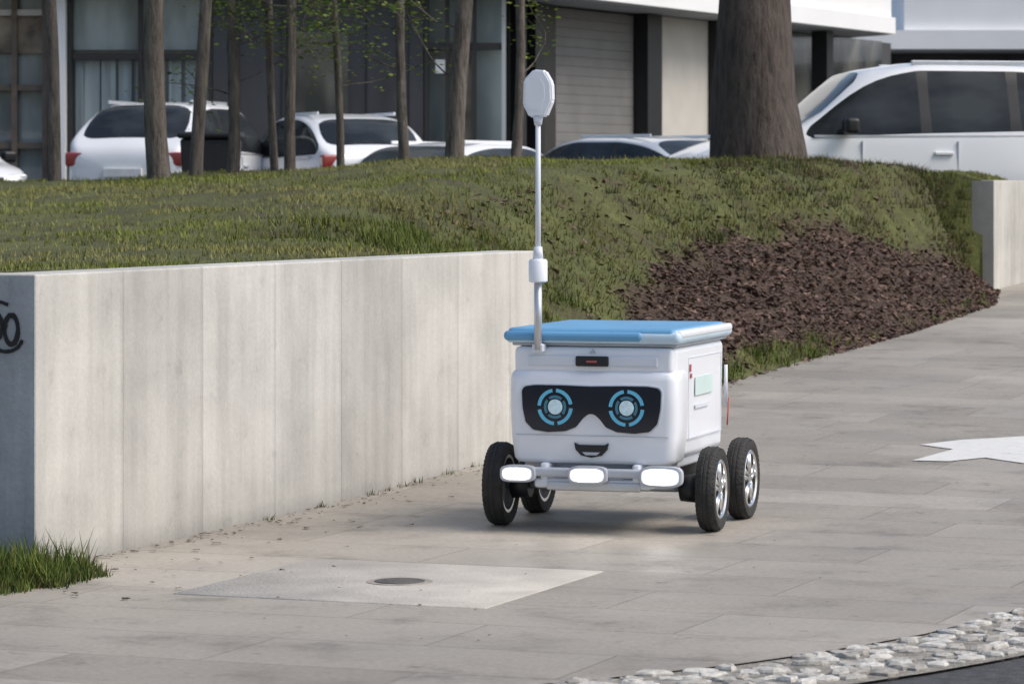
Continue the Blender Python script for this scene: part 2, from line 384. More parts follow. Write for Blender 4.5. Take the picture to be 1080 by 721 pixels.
def ribbon(name,pts,w,mat,parent,M):
    V=[];n=len(pts)
    P3=[Vector((a,0,b)) for a,b in pts]
    for i,p in enumerate(P3):
        d=(P3[min(i+1,n-1)]-P3[max(i-1,0)]).normalized(); nn=Vector((-d.z,0,d.x))
        ww=w*(.8+.4*random.random())
        V+= [M@(p+nn*ww/2),M@(p-nn*ww/2)]
    F=[(2*i,2*i+1,2*i+3,2*i+2) for i in range(n-1)]
    return meshobj(name,V,F,mat,parent)
G=Matrix(((0,-1,0,-.008),(1,0,0,0),(0,0,1,0),(0,0,0,1)))
gr=empty('graffiti',(*uv2xy(0,0),0),math.atan2(D[1],D[0]))
def arc(cx,cz,rx,rz,a0,a1,n=24): return [(cx+rx*math.cos(math.radians(a0+(a1-a0)*i/n)),cz+rz*math.sin(math.radians(a0+(a1-a0)*i/n))) for i in range(n+1)]
ribbon('loop_1',arc(.15,.83,.026,.045,0,360),.016,M_graf,gr,G)
ribbon('loop_2',arc(.088,.82,.026,.05,-30,330),.018,M_graf,gr,G)
ribbon('tail',arc(.11,.795,.065,.05,190,350),.013,M_graf,gr,G)
ribbon('stroke',[(.10,.905),(.13,.915),(.15,.90)],.012,M_graf,gr,G)
ribbon('dots',[(.25,.7),(.27,.78),(.26,.9)],.016,M_graf,gr,G)
# ---------------------------------------------------------------- pavement items
cs=empty('utility_cover',(-.39,11.3,0),math.atan2(D[1],D[0])-math.pi/2)
box('slab',-.54,.54,-.55,.55,-.02,.004,M_slab,cs,bevel=.003,seg=1)
lathe('lid_frame',[(.0,.0),(.006,.0),(.006,.110),(.0,.112)],M_rust,cs,axis='Z',loc=(.02,.0,0))
lathe('manhole_lid',[(.004,.0),(.009,.0),(.009,.080),(.0085,.083),(.004,.085)],M_iron,cs,axis='Z',loc=(.02,.0,0))
arrow=[(1.84,15.68),(2.09,16.17),(1.957,16.38),(2.18,16.6),(2.52,16.78),(2.88,16.7),(3.6,16.9),(3.6,16.4),(2.84,15.96),(2.33,15.56),(2.19,15.8),(2.0,15.64)]
ao=meshobj('painted_arrow_marking',[(x,y,float(PH(y))+.004) for x,y in arrow],[tuple(range(len(arrow)))],M_paint)
bm=bmesh.new(); bm.from_mesh(ao.data); bmesh.ops.triangulate(bm,faces=bm.faces[:]); bm.normal_update()
for f_ in bm.faces:
    if f_.normal.z<0: f_.normal_flip()
bm.to_mesh(ao.data); bm.free()
# ---------------------------------------------------------------- grass, mulch
def scatter_tris(name,P,Hh,Wd,colr,mat,lean=.5):
    n=len(P); az=rng.uniform(0,2*np.pi,n); la=rng.uniform(0,2*np.pi,n)
    dx=np.cos(az)*Wd/2; dy=np.sin(az)*Wd/2; lx=np.cos(la)*Hh*lean*rng.uniform(0,1,n); ly=np.sin(la)*Hh*lean*rng.uniform(0,1,n)
    V=np.zeros((n,3,3),np.float32)
    V[:,0]=P+np.stack([-dx,-dy,-.01+0*dx],-1); V[:,1]=P+np.stack([dx,dy,-.01+0*dx],-1); V[:,2]=P+np.stack([lx,ly,Hh],-1)
    me=bpy.data.meshes.new(name); me.vertices.add(3*n); me.vertices.foreach_set('co',V.reshape(-1))
    me.loops.add(3*n); me.loops.foreach_set('vertex_index',np.arange(3*n,dtype=np.int32))
    me.polygons.add(n); me.polygons.foreach_set('loop_start',np.arange(0,3*n,3,dtype=np.int32)); me.polygons.foreach_set('loop_total',np.full(n,3,np.int32))
    me.update(calc_edges=True)
    ca=me.color_attributes.new('col','FLOAT_COLOR','POINT')
    cc=np.ones((n,3,4),np.float32); cc[:,:,:3]=colr[:,None,:]; cc[:,:2,:3]*=.7
    ca.data.foreach_set('color',cc.reshape(-1)); me.materials.append(mat)
    o=bpy.data.objects.new(name,me); return link(o)
n=260000
u=rng.uniform(.22,20.6,n); v=VE(u)+rng.uniform(.0,1,n)**1.3*11
x,y=uv2xy(u,v); z=H(u,v); s=v-VE(u); mu=MU(u,v)
slope=(u>4.85)&(u<18.2)&(s<1.7)
keep=(rng.uniform(0,1,n)>mu*1.15)&((u<4.85)|(u>18.2)|(s>.02))&(v>.22-.2*((u>4.9)&(u<18)))&(y<30.6)
clump=vnoise(x,y,1.2,11)*.4+vnoise(x,y,5,12)*.35+vnoise(x,y,11,13)*.25
patch=sm((vnoise(x,y,1.3,21)*.55+vnoise(x,y,4.0,22)*.28+vnoise(x,y,10,23)*.17-.50)/.10)
keep&=(rng.uniform(0,1,n)<np.where(slope,.45+.6*clump,.35+.95*clump)*(1-.85*patch))
u,v,x,y,z,s,clump,slope,patch=[q[keep] for q in (u,v,x,y,z,s,clump,slope,patch)]
r=rng.uniform(0,1,len(x))[:,None]; cl=np.clip(clump*1.7-.35,0,1)[:,None]
g1=np.array([.075,.105,.020]); g2=np.array([.30,.325,.065]); g3=np.array([.34,.29,.14])
col=g1+(g2-g1)*(cl*.7+r*.4)
dry=(vnoise(x,y,.8,15)>.62)|(rng.uniform(0,1,len(x))<.14)|(rng.uniform(0,1,len(x))<patch*.8)
col[dry]=col[dry]*.5+g3*.5
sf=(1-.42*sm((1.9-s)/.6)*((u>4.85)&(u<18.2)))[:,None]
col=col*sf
hh=(.010+.024*rng.uniform(0,1,len(x)))*(.4+1.1*clump); hh[slope]*=1.7
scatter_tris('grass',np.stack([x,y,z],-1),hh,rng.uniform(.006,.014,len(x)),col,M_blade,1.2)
TP=[];TH=[];TC=[]
def tuft(x,y,z,nb,rad,h0,h1,c=(.13,.19,.035)):
    for _ in range(nb):
        a_=random.uniform(0,6.28); q=rad*random.random()**.6
        TP.append((x+q*math.cos(a_),y+q*math.sin(a_),z)); TH.append(random.uniform(h0,h1)*(1-.4*q/rad)); k=random.uniform(.5,1.6); TC.append((c[0]*k*random.uniform(.8,1.3),c[1]*k,c[2]*k))
gp=[(-1.66,10.99),(-1.56,11.15),(-1.50,11.22),(-1.455,11.38),(-1.42,11.5),(-1.47,11.66),tuple(uv2xy(-.006,.0)),tuple(uv2xy(-.006,6)),(-9,12.5),(-9,8.6),(-3,9.9)]
def inp(x,y,P):
    c=False;n=len(P)
    for i in range(n):
        x1,y1=P[i];x2,y2=P[(i+1)%n]
        if (y1>y)!=(y2>y) and x<(x2-x1)*(y-y1)/(y2-y1)+x1: c=not c
    return c
cnt=0
while cnt<420:
    xx_=random.uniform(-2.4,-1.38); yy_=random.uniform(10.3,12.1)
    if not inp(xx_,yy_,gp): continue
    cnt+=1; big=random.random()<.35
    tuft(xx_,yy_,.006,60,.07,.02,.17 if big else .06,(.085,.125,.03) if random.random()<.5 else (.12,.16,.035))
for i in range(6):
    for t in np.linspace(0,1,8):
        if random.random()<.75:
            q=(gp[i][0]*(1-t)+gp[i+1][0]*t+random.uniform(-.05,.03),gp[i][1]*(1-t)+gp[i+1][1]*t+random.uniform(-.05,.03)); tuft(q[0],q[1],.003,30,.06,.012,.06,(.10,.12,.04))
for uu in np.arange(.3,4.8,.17):
    if random.random()<.45:
        xx_,yy_=uv2xy(uu,-.02); tuft(xx_,yy_,float(PH(yy_)),random.randint(4,14),.03,.015,.04,(.10,.12,.04))
for _ in range(110):
    uu=random.uniform(5.0,11); vv=float(VE(uu))+random.uniform(.0,.4)
    xx_,yy_=uv2xy(uu,vv)
    if MU(uu,vv)<.5: tuft(xx_,yy_,float(H(uu,vv)),40,.10,.04,.13,(.11,.15,.03))
for _ in range(25):
    uu=random.uniform(10,16.5); vv=float(VE(uu))+random.uniform(.0,.12)
    xx_,yy_=uv2xy(uu,vv); tuft(xx_,yy_,float(H(uu,vv)),14,.08,.02,.07,(.13,.17,.04))
for _ in range(70):
    uu=random.uniform(4.6,8); vv=float(VE(uu))+random.uniform(.1,1.2)
    xx_,yy_=uv2xy(uu,vv); tuft(xx_,yy_,float(H(uu,vv)),50,.12,.04,.12,(.13,.17,.04))
for _ in range(160):
    uu=random.uniform(.2,4.9); xx_,yy_=uv2xy(uu,.2+random.uniform(.03,.12)); tuft(xx_,yy_,float(H(uu,.28)),16,.06,.02,.055,(.15,.185,.04))
for _ in range(200):
    uu=random.uniform(10.5,18.15); vv=float(VE(uu))+random.uniform(.55,1.5)*(1-.45*(uu>16))
    if MU(uu,vv)>.5 and random.random()<.8: continue
    xx_,yy_=uv2xy(uu,vv); tuft(xx_,yy_,float(H(uu,vv)),40,.17,.02,.09,random.choice([(.07,.085,.03),(.13,.105,.065),(.12,.14,.04),(.10,.085,.055)]))
for _ in range(260):   # rough growth on the steep bit where the bank meets the far wall
    vv=random.uniform(1.08,3.0); uu=18.2-abs(random.gauss(0,.10)); xx_,yy_=uv2xy(uu-.02,vv)
    z0=float(H(18.19,vv)); z1=float(H(18.21,vv)); t=random.random()
    tuft(xx_,yy_-.02,z0+(z1-z0)*t,22,.06,.03,.10,random.choice([(.08,.095,.03),(.12,.12,.05),(.12,.15,.04)]))
scatter_tris('tall_grass',np.array(TP),np.array(TH),rng.uniform(.005,.010,len(TP)),np.array(TC),M_blade,.9)
meshobj('grass_verge',[(float(a),float(b),.006) for a,b in gp],[tuple(range(len(gp)))],M_lawn)
n=36000
u=rng.uniform(6.8,18.1,n); v=VE(u)+rng.uniform(-.06,1.6,n); mu=MU(u,v); k=rng.uniform(0,1,n)<np.maximum(mu,.05*((v-VE(u))<.0)+.07)
u,v=u[k],v[k]; x,y=uv2xy(u,v); z=np.where(v>VE(u),H(u,v),PH(y))
n=len(u); V=np.zeros((n,4,3),np.float32)
for i in range(n):
    L_=random.uniform(.009,.026); w_=L_*random.uniform(.3,.7)
    R=Matrix.Rotation(random.uniform(0,6.28),3,'Z')@Matrix.Rotation(random.gauss(0,.35),3,'X')@Matrix.Rotation(random.gauss(0,.35),3,'Y')
    c=Vector((x[i],y[i],z[i]+random.uniform(.0,.014)))
    for j,(a_,b_) in enumerate(((-1,-1),(1,-.8),(.8,1),(-1,.9))): V[i,j]=c+R@Vector((a_*L_,b_*w_,0))
me=bpy.data.meshes.new('mulch'); me.from_pydata(V.reshape(-1,3).tolist(),[],[(4*i,4*i+1,4*i+2,4*i+3) for i in range(n)]); me.update()
ca=me.color_attributes.new('col','FLOAT_COLOR','POINT'); cc=np.ones((n,4,4),np.float32)
t=rng.uniform(0,1,n)**1.9; cc[:,:,:3]=(np.array([.048,.029,.023])+(np.array([.24,.155,.125])-np.array([.048,.029,.023]))*t[:,None])[:,None,:]
cc[:,:,:3]*=(.75+.5*vnoise(x,y,2.5,31))[:,None,None]
ca.data.foreach_set('color',cc.reshape(-1)); me.materials.append(M_chip); link(bpy.data.objects.new('bark_mulch',me))
LV=[];LF=[];LC=[]
def crumb(x,y,L_):
    b=len(LV); a_=random.uniform(0,6.28); z=float(PH(y))+.004; k=random.uniform(.5,1.3)
    for j in range(6):
        t=a_+j*math.pi/3; r_=L_*random.uniform(.5,1.0)
        LV.append((x+r_*math.cos(t),y+r_*math.sin(t)*.7,z+random.uniform(0,L_*.35)))
    LF.append(tuple(range(b,b+6))); LC.extend([(.09*k,.065*k,.045*k,1)]*6)
for _ in range(330):
    uu=random.uniform(-.2,5.2); vv=-abs(random.gauss(0,.07))-.005
    crumb(*[float(q) for q in uv2xy(uu,vv)],random.uniform(.004,.013))
for _ in range(60):
    uu=random.uniform(-1,3.0); vv=-abs(random.gauss(0,.4)); crumb(*[float(q) for q in uv2xy(uu,vv)],random.uniform(.006,.022))
for _ in range(160): crumb(random.uniform(-2,3),random.uniform(9.3,18),random.uniform(.003,.008))
for _ in range(60):
    uu=random.uniform(5,10); vv=float(VE(uu))-abs(random.gauss(0,.1)); crumb(*[float(q) for q in uv2xy(uu,vv)],random.uniform(.006,.02))
me=bpy.data.meshes.new('leaf_litter'); me.from_pydata(LV,[],LF); me.update(); ca=me.color_attributes.new('col','FLOAT_COLOR','POINT'); ca.data.foreach_set('color',np.array(LC,np.float32).reshape(-1)); me.materials.append(M_chip); link(bpy.data.objects.new('leaf_litter',me))
# ---------------------------------------------------------------- trees
def leaf_mesh(name,pts,size,cols,parent):
    V=[];F=[];CC=[]
    for i,p in enumerate(pts):
        R=Matrix.Rotation(random.uniform(0,6.28),3,'Z')@Matrix.Rotation(random.uniform(-1.2,1.2),3,'X')
        s_=size*random.uniform(.6,1.3); b=len(V)
        for a_,c_ in ((-1,0),(0,-.5),(1,0),(0,.5)): V.append(Vector(p)+R@Vector((a_*s_,c_*s_,0)))
        F.append((b,b+1,b+2,b+3)); k=random.uniform(.6,1.4); c=random.choice(cols); CC+= [(c[0]*k,c[1]*k,c[2]*k,1)]*4
    me=bpy.data.meshes.new(name); me.from_pydata([tuple(v) for v in V],[],F); me.update()
    ca=me.color_attributes.new('col','FLOAT_COLOR','POINT'); ca.data.foreach_set('color',np.array(CC,np.float32).reshape(-1)); me.materials.append(M_leaf)
    o=bpy.data.objects.new(name,me); return link(o,parent)
LG=[(.14,.20,.035),(.20,.26,.05),(.09,.14,.03)]
def tree(name,base,top_dx,r0,h,mat,nbr=10,zb=3.0,nleaf=900,low=0,seed=1,crown=1.6,leaf=.045,flare=1.12,nseg=10,spread=1.0,wv=1.0):
    random.seed(seed); bx,by,bz=base; root=empty(name,base)
    pts=[];rad=[]; K=14
    for i in range(K+1):
        t=i/K; wob=.05*(math.sin(t*5+seed)-math.sin(seed))+.03*(math.sin(t*11+seed*2)-math.sin(seed*2))
        pts.append(Vector((top_dx*t*h/2.0+wob*wv,.04*math.sin(t*7+seed*3),-.15+t*(h+.15)))); rad.append(r0*(1-.62*t)*(flare if i==0 else (1+(flare-1)*.25 if i==1 else 1)))
    V,F=tube(pts,rad,nseg,.22,seed); lv=[]
    def br(p,d,L_,r_,dep,sink):
        P_=[p];R_=[r_];q=p.copy();dd=d.copy(); k=5
        for i in range(k):
            dd=(dd+Vector((random.gauss(0,.16),random.gauss(0,.16),random.gauss(.05,.12)))).normalized(); q=q+dd*L_/k; P_.append(q.copy()); R_.append(max(.003,r_*(1-(i+1)/k*.8)))
        v_,f_=tube(P_,R_,5 if dep else 6); o_=len(V); V.extend(v_); F.extend([tuple(a_+o_ for a_ in ff) for ff in f_])
        if dep<2:
            for _ in range(3 if dep==0 else 2):
                j=random.randint(2,5); nd=(dd+Vector((random.gauss(0,.6),random.gauss(0,.6),random.gauss(.1,.4)))).normalized(); br(P_[j],nd,L_*.55,max(.003,R_[j]*.8),dep+1,sink)
        if dep>=1: sink.append((P_[-1],L_)); sink.append((P_[3],L_))
    for i in range(nbr):
        z=zb+(h-zb)*(i+.5)/nbr; t=(z+.15)/(h+.15); j=min(K-1,int(t*K)); p=pts[j].lerp(pts[j+1],t*K-j); a_=random.uniform(0,6.28)
        br(p,Vector((math.cos(a_)*spread,math.sin(a_)*spread,random.uniform(.3,.9))).normalized(),crown*(1-.45*(z-zb)/(h-zb+.1))*random.uniform(.7,1.1),rad[j]*.5,0,lv)
    L3=[]
    for i in range(low):
        z=random.uniform(.55,1.5); t=(z+.15)/(h+.15); j=min(K-1,int(t*K)); p=pts[j].lerp(pts[j+1],t*K-j); a_=random.choice([random.uniform(-.6,.6),random.uniform(2.5,3.7)])
        sk=[]
        br(p,Vector((math.cos(a_),math.sin(a_),random.uniform(-.1,.6))).normalized(),random.uniform(.35,.7),.008,1,sk)
        for _ in range(110):
            q,l_=random.choice(sk); L3.append(q+Vector((random.gauss(0,.09),random.gauss(0,.09),random.gauss(0,.08))))
    meshobj('trunk_and_limbs',V,F,mat,root,smooth=True)
    L2=[]
    for i in range(nleaf):
        p,l_=random.choice(lv); s_=.16+.12*l_; L2.append(p+Vector((random.gauss(0,s_),random.gauss(0,s_),random.gauss(0,s_*.8))))
    leaf_mesh('foliage',L2,leaf,LG,root)
    if L3: leaf_mesh('low_shoots',L3,.022,LG,root)
    return root
def hx(x,y):
    d=np.array([x,y])-C0; return float(H(d@D,d@Pn))
TR=[(-3.35,25.0,-.02,.048,3,0),(-2.54,24.6,-.07,.082,11,0),(-2.36,25.4,-.03,.052,12,0),(-2.13,26.0,-.03,.048,13,3),(-1.80,26.0,0.0,.032,14,6),(-1.68,25.8,0.01,.044,15,5),(-1.32,26.4,-.01,.030,16,4),(-.78,25.0,-.01,.037,17,3),(-.42,24.6,.0,.066,18,3),(.02,25.2,-.01,.040,19,2)]
for (x,y,l,r_,sd,lo) in TR:
    tree('young_tree',(x,y,hx(x,y)),l,r_,6.2+random.random(),M_bark,nbr=10,zb=2.9,nleaf=900,low=lo,seed=sd,crown=1.5,leaf=.04)
tree('large_tree',(1.93,27.0,hx(1.93,27.0)),.0,.315,9.5,M_bark2,nbr=14,zb=3.8,nleaf=7000,seed=33,crown=3.6,leaf=.08,flare=1.3,nseg=24,wv=.5)
random.seed(5)
# ---------------------------------------------------------------- cars
def car(name,loc,rz,L=4.3,W=1.8,Hc=1.5,paint=M_white,style='hatch'):
    root=empty(name,loc,rz)
    hw=W/2
    if style=='suv':   xs_=[(-.50,0,.55,.80),(-.485,0,.40,.98),(-.44,2,.34,1.02),(-.30,1,.30,1.0),(-.16,1,.28,.985),(-.145,1,.28,.984),(.02,1,.28,.965),(.035,1,.28,.963),(.14,1,.28,.95),(.27,3,.28,.93),(.36,0,.30,.88),(.44,0,.34,.80),(.485,0,.40,.70),(.50,0,.46,.60)]
    else: xs_=[(-.50,0,.50,.78),(-.485,0,.38,.93),(-.45,2,.32,.95),(-.32,1,.28,.94),(-.18,1,.26,.93),(-.165,1,.26,.929),(0,1,.26,.91),(.015,1,.26,.909),(.12,1,.26,.90),(.26,3,.26,.89),(.36,0,.28,.84),(.44,0,.32,.77),(.485,0,.38,.68),(.50,0,.45,.58)]
    rows=[];kinds=[]
    roofz={'suv':{-.44:1.10,-.30:1.555,-.16:1.595,-.145:1.596,.02:1.60,.035:1.598,.14:1.52,.27:1.0},'hatch':{-.45:1.05,-.32:1.42,-.18:1.49,-.165:1.492,0:1.50,.015:1.499,.12:1.44,.26:.96}}[style]
    sc=Hc/(1.60 if style=='suv' else 1.50)
    for (t,k,zb_,zbelt) in xs_:
        x=t*L; end=1-max(0,(abs(t)-.40)/.10)**2*.26
        w=hw*end
        zt=roofz.get(t)
        zb_*=.75; zbelt*=sc
        if zt is None or k==3:
            zt_=zbelt+ (.05 if abs(t)<.47 else .01)
            row=[(0,zb_),(w*.86,zb_),(w*.985,zb_+.08),(w,(zb_+zbelt)*.5),(w*.965,zbelt-.03),(w*.88,zbelt+.005),(w*.8,zbelt+.018),(w*.45,zt_),(0,zt_+.01)]
        else:
            zt*=sc; f_=(zt-zbelt)/.65
            row=[(0,zb_),(w*.86,zb_),(w*.985,zb_+.08),(w,(zb_+zbelt)*.5),(w*.965,zbelt-.03),(w*(.95-.21*f_*1.0),zt-.075*min(1,f_*2)),(w*(.88-.20*f_),zt-.03),(w*.42,zt),(0,zt+.005)]
        rows.append((x,row)); kinds.append(k)
    m=9; V=[];F=[];MI=[];n_=len(rows)
    for (x,row) in rows:
        for (yy,zz) in row: V.append((x,yy,zz))
        for (yy,zz) in row[1:-1]: V.append((x,-yy,zz))
    st=m+m-2
    def id(i,j): return i*st+j
    def idl(i,j): return i*st+(j if j in (0,8) else 8+j)
    for i in range(n_-1):
        t0,t1=xs_[i][0],xs_[i+1][0]; thin=(t1-t0)<.02 and abs(t0)<.4
        for j in range(8):
            mi=0
            k0,k1=kinds[i],kinds[i+1]
            if j==4 and (k0 in (1,2,3) and k1 in (1,2,3)): mi=1 if not thin else 2
            if j in (6,7) and ((k0==1 and k1==3) or (k0==2 and k1==1)): mi=1
            F.append((id(i,j),id(i+1,j),id(i+1,j+1),id(i,j+1))); MI.append(mi)
            F.append((idl(i,j+1),idl(i+1,j+1),idl(i+1,j),idl(i,j))); MI.append(mi)
    F.append(tuple([id(0,j) for j in range(9)]+[idl(0,j) for j in range(7,0,-1)])); MI.append(0)
    F.append(tuple([id(n_-1,j) for j in range(9)]+[idl(n_-1,j) for j in range(7,0,-1)][::1])); MI.append(0)
    o=meshobj('body',V,F,[paint,M_glass,M_black],root,smooth=True,mi=MI)
    bm=bmesh.new(); bm.from_mesh(o.data); bmesh.ops.recalc_face_normals(bm,faces=bm.faces[:])
    cl=bm.edges.layers.float.new('crease_edge')
    for e_ in bm.edges:
        if len(e_.link_faces)==2 and e_.link_faces[0].material_index!=e_.link_faces[1].material_index: e_[cl]=.85
    bm.to_mesh(o.data); bm.free()
    ss=o.modifiers.new('s','SUBSURF'); ss.levels=2; ss.render_levels=2
    r=.34 if style=='suv' else .31
    axles=(L*.305,-L*.29)
    cut=[]
    for ax in axles:
        for sgn in (-1,1):
            c=cyl('cut',(ax,sgn*(hw-.26),r),(ax,sgn*(hw+.2),r),r+.05,r+.05,M_black,None,32); c.parent=root; cut.append(c)
            b_=o.modifiers.new('b','BOOLEAN'); b_.object=c; b_.operation='DIFFERENCE'; b_.solver='FAST'
    bpy.context.view_layer.update()
    dg=bpy.context.evaluated_depsgraph_get(); me=bpy.data.meshes.new_from_object(o.evaluated_get(dg)); o.modifiers.clear(); o.data=me
    for c in cut: bpy.data.objects.remove(c)
    for i,ax in enumerate(axles):
        for sgn in (-1,1):
            y0=sgn*(hw-.20); 
            q=1 if sgn>0 else -1
            lathe('tyre_%d%s'%(i,'lr'[sgn>0]),[(-.10,r*.62),(-.10,r*.93),(-.08,r),(.08,r),(.10,r*.93),(.10,r*.62)],M_rub,root,axis='Y',n=32,loc=(ax,y0+.08*q,r))
            lathe('rim_%d%s'%(i,'lr'[sgn>0]),[(-.02,0),(.03,0),(.02,r*.2),(.02,r*.5),(.07,r*.62),(-.05,r*.62)] if q>0 else [(.02,0),(-.03,0),(-.02,r*.2),(-.02,r*.5),(-.07,r*.62),(.05,r*.62)],M_alu,root,axis='Y',n=10,loc=(ax,y0+.1*q,r))
    zb=.93*sc if style=='suv' else .9*sc
    for sgn in (-1,1):
        box('mirror_%s'%('lr'[sgn>0]),L*.17,L*.17+.14,*(sorted((sgn*(hw+.0),sgn*(hw+.19)))),zb+.0,zb+.15,M_black,root,bevel=.04)
        for dx in (-.02,-.24):
            box('handle',L*dx-.02,L*dx+.16,*(sorted((sgn*(hw*.975),sgn*(hw*.975+.035)))),zb-.19,zb-.155,paint,root,bevel=.01)
        for dx in (.155,-.035,-.235):
            box('door_seam',L*dx,L*dx+.008,*(sorted((sgn*(hw*.94),sgn*(hw*1.0-.006)))),.40,zb-.06,M_gplas,root)
        box('belt_trim',-L*.40,L*.25,*(sorted((sgn*(hw*.93),sgn*(hw*.968)))),zb-.025,zb-.005,M_alu,root)
        box('roof_rail',-L*.28,L*.04,*(sorted((sgn*hw*.60,sgn*(hw*.60+.03)))),Hc-.03,Hc+.012,M_alu if style=='suv' else paint,root,bevel=.01)
        box('headlamp',L*.445,L*.478,*(sorted((sgn*hw*.52,sgn*hw*.86))),.60*sc,.72*sc,M_hl,root,bevel=.03)
        box('tail_lamp',-L*.492,-L*.455,*(sorted((sgn*hw*.60,sgn*hw*.88))),.74*sc,.92*sc,M_tl,root,bevel=.03)
    box('grille',L*.47,L*.503,-hw*.45,hw*.45,.42,.60,M_black,root,bevel=.02)
    box('number_plate',L*.49,L*.51,-.26,.26,.34,.44,M_plate,root,bevel=.005)
    box('rear_plate',-L*.508,-L*.49,-.26,.26,.60,.71,M_plate,root,bevel=.005)
    return root
R=math.radians
car('parked_car',(3.78,32.1,.86),R(180+9),L=4.75,W=1.86,Hc=1.62,style='suv')
car('parked_car',(-4.45,46.0,.86),R(76),L=4.5,W=1.85,Hc=1.60,style='suv')
car('parked_car',(-2.5,46.5,.86),R(112),L=4.1,W=1.75,Hc=1.46)
car('parked_car',(-8.0,46.0,.86),R(-60),L=4.2,W=1.78,Hc=1.34)
car('parked_car',(-.5,45.0,.86),R(60),L=4.2,W=1.78,Hc=1.06,paint=M_white)
car('parked_car',(1.45,45.0,.86),R(130),L=4.2,W=1.8,Hc=1.14,paint=M_silver)
car('parked_car',(5.0,43.5,.86),R(205),L=4.4,W=1.8,Hc=1.62,style='suv',paint=M_white)
wb=empty('waste_bin',(-3.35,38.0,.86))
box('bin_body',-.32,.32,-.3,.3,.05,1.0,M_black,wb,bevel=.03,taper=.85); box('bin_lid',-.35,.35,-.34,.34,1.005,1.08,M_black,wb,bevel=.03)
# ---------------------------------------------------------------- buildings
B=empty('office_building',(0,0,0))
g=.86; zt=4.15
def fbox(nm,x0,x1,z0,z1,y0,y1,m): return box(nm,x0,x1,y0,y1,z0,z1,m,B)
fbox('interior_back',-14,.2,g,zt,52.8,53,M_char)
fbox('wall_left_end',-14,-8.6,g,zt,50.1,52.6,M_beige)
fbox('glass_a',-8.6,-6.75,g,zt-.02,50.3,50.33,M_gl3)
fbox('glass_a_top',-8.5,-6.8,3.3,3.84,50.2,50.22,M_int)
for xx in (-8.55,-7.95,-7.3,-6.85): fbox('mullion',xx-.04,xx+.04,g,zt-.01,50.05,50.25,M_brown)
for z_ in (3.85,2.75,1.9): fbox('transom',-8.6,-6.8,z_,z_+.09,50.1,50.24,M_beige if z_>3.5 else M_brown)
fbox('white_post',-6.67,-6.52,g,zt-.01,49.8,50.0,M_bwhite)
fbox('glass_b',-6.5,-4.4,g,zt-.02,50.3,50.33,M_gl1)
fbox('blind',-6.45,-4.5,3.35,4.1,50.20,50.22,M_gl3)
for i in range(16):
    x0=-6.42+.122*i+.03*math.sin(i*3); fbox('curtain_fold',x0,x0+.118,g,3.2,50.22+.012*(i%3),50.25+.012*(i%3),M_curt)
for xx in (-6.48,-5.45,-4.42): fbox('mullion',xx-.03,xx+.03,g,zt-.01,50.0,50.2,M_frame)
fbox('transom',-6.44,-4.46,3.20,3.30,50.02,50.18,M_frame)
fbox('dark_wall',-4.38,-1.3,g,zt-.01,50.0,52,M_char)
for i in range(5): fbox('cladding_joint',-4.0+.62*i,-3.985+.62*i,g,zt-.02,49.985,50.0,M_black)
fbox('side_window',-3.2,-2.4,1.5,3.6,49.96,49.99,M_gl2)
fbox('glass_c',-1.3,-.1,g,zt-.02,50.3,50.33,M_gl1)
fbox('interior_light',-.9,-.6,1.6,3.3,50.22,50.24,M_int)
for xx in (-1.25,-.95,-.55,-.12): fbox('mullion',xx-.03,xx+.03,g,zt-.01,50.0,50.2,M_frame if xx<-.3 else M_sof)
fbox('notice',-1.12,-.98,3.0,3.2,49.95,49.98,M_plate)
fbox('transom',-1.22,-.15,3.35,3.45,50.02,50.18,M_frame)
dW=Vector((.46,.888,0)).normalized(); angW=math.atan2(dW.y,dW.x)
Wg=bpy.data.objects.new('wing',None); COL.objects.link(Wg); Wg.parent=B; Wg.location=(.08,51.0,0); Wg.rotation_euler=(0,0,angW)
def wbx(nm,a,b,y0,y1,z0,z1,m,bev=0): return box(nm,a,b,y0,y1,z0,z1,m,Wg,bevel=bev)
wbx('wing_core',0,17,.6,6,g,zt-.01,M_char)
wbx('dark_pier',.0,1.78,.25,.598,g,zt-.012,M_frame)
wbx('pier_a',.15,.3,.0,.2,g,zt-.012,M_black); wbx('pier_a2',.8,1.1,.1,.24,g,zt-.012,M_black)
for i in range(22): wbx('slat',1.80,4.68,.30,.40,g+.148*i,g+.148*i+.145,M_door,.004)
wbx('slat_back',1.79,4.69,.42,.59,g,zt-.013,M_door)
wbx('pier_b',4.70,5.25,.05,.59,g,zt-.012,M_black)
wbx('beige_panel',5.27,7.3,.15,.59,g,zt-.014,M_beige)
wbx('pier_c',7.32,7.6,.0,.59,g,zt-.012,M_black)
wbx('beige_panel',7.62,9.5,.3,.59,g,zt-.014,M_sof)
wbx('pier_d',11.5,11.8,-.3,.0,g,zt-.012,M_black)
wbx('pane',9.6,16,.4,.59,g,zt-.014,M_gl2)
op=[(-14,49.3),(.20,49.6),(7.0,63),(1,76),(-14,76)]
prism('upper_storey',op,zt+.32,7.8,M_bwhite,B)
prism('fascia',[(-14.05,49.24),(.24,49.54),(7.08,63),(1.05,76.1),(-14.05,76.1)],zt+.02,zt+.318,M_bwhite,B)
prism('soffit',[(-14,49.3),(.20,49.62),(6.95,62.95),(1,76),(-14,76)],zt,zt+.018,M_sof,B)
for i in range(6): fbox('upper_window',-12.5+2.1*i,-11.2+2.1*i,5.2,6.9,49.22+.004*i,49.5,M_gl1)
B2=empty('white_villa',(0,0,0))
def b2(nm,x0,x1,y0,y1,z0,z1,m): return box(nm,x0,x1,y0,y1,z0,z1,m,B2)
b2('upper_floor',9.1,32,79.2,92,5.0,9.5,M_bwhite)
b2('slab',7.0,32,79,92,4.55,4.99,M_bwhite)
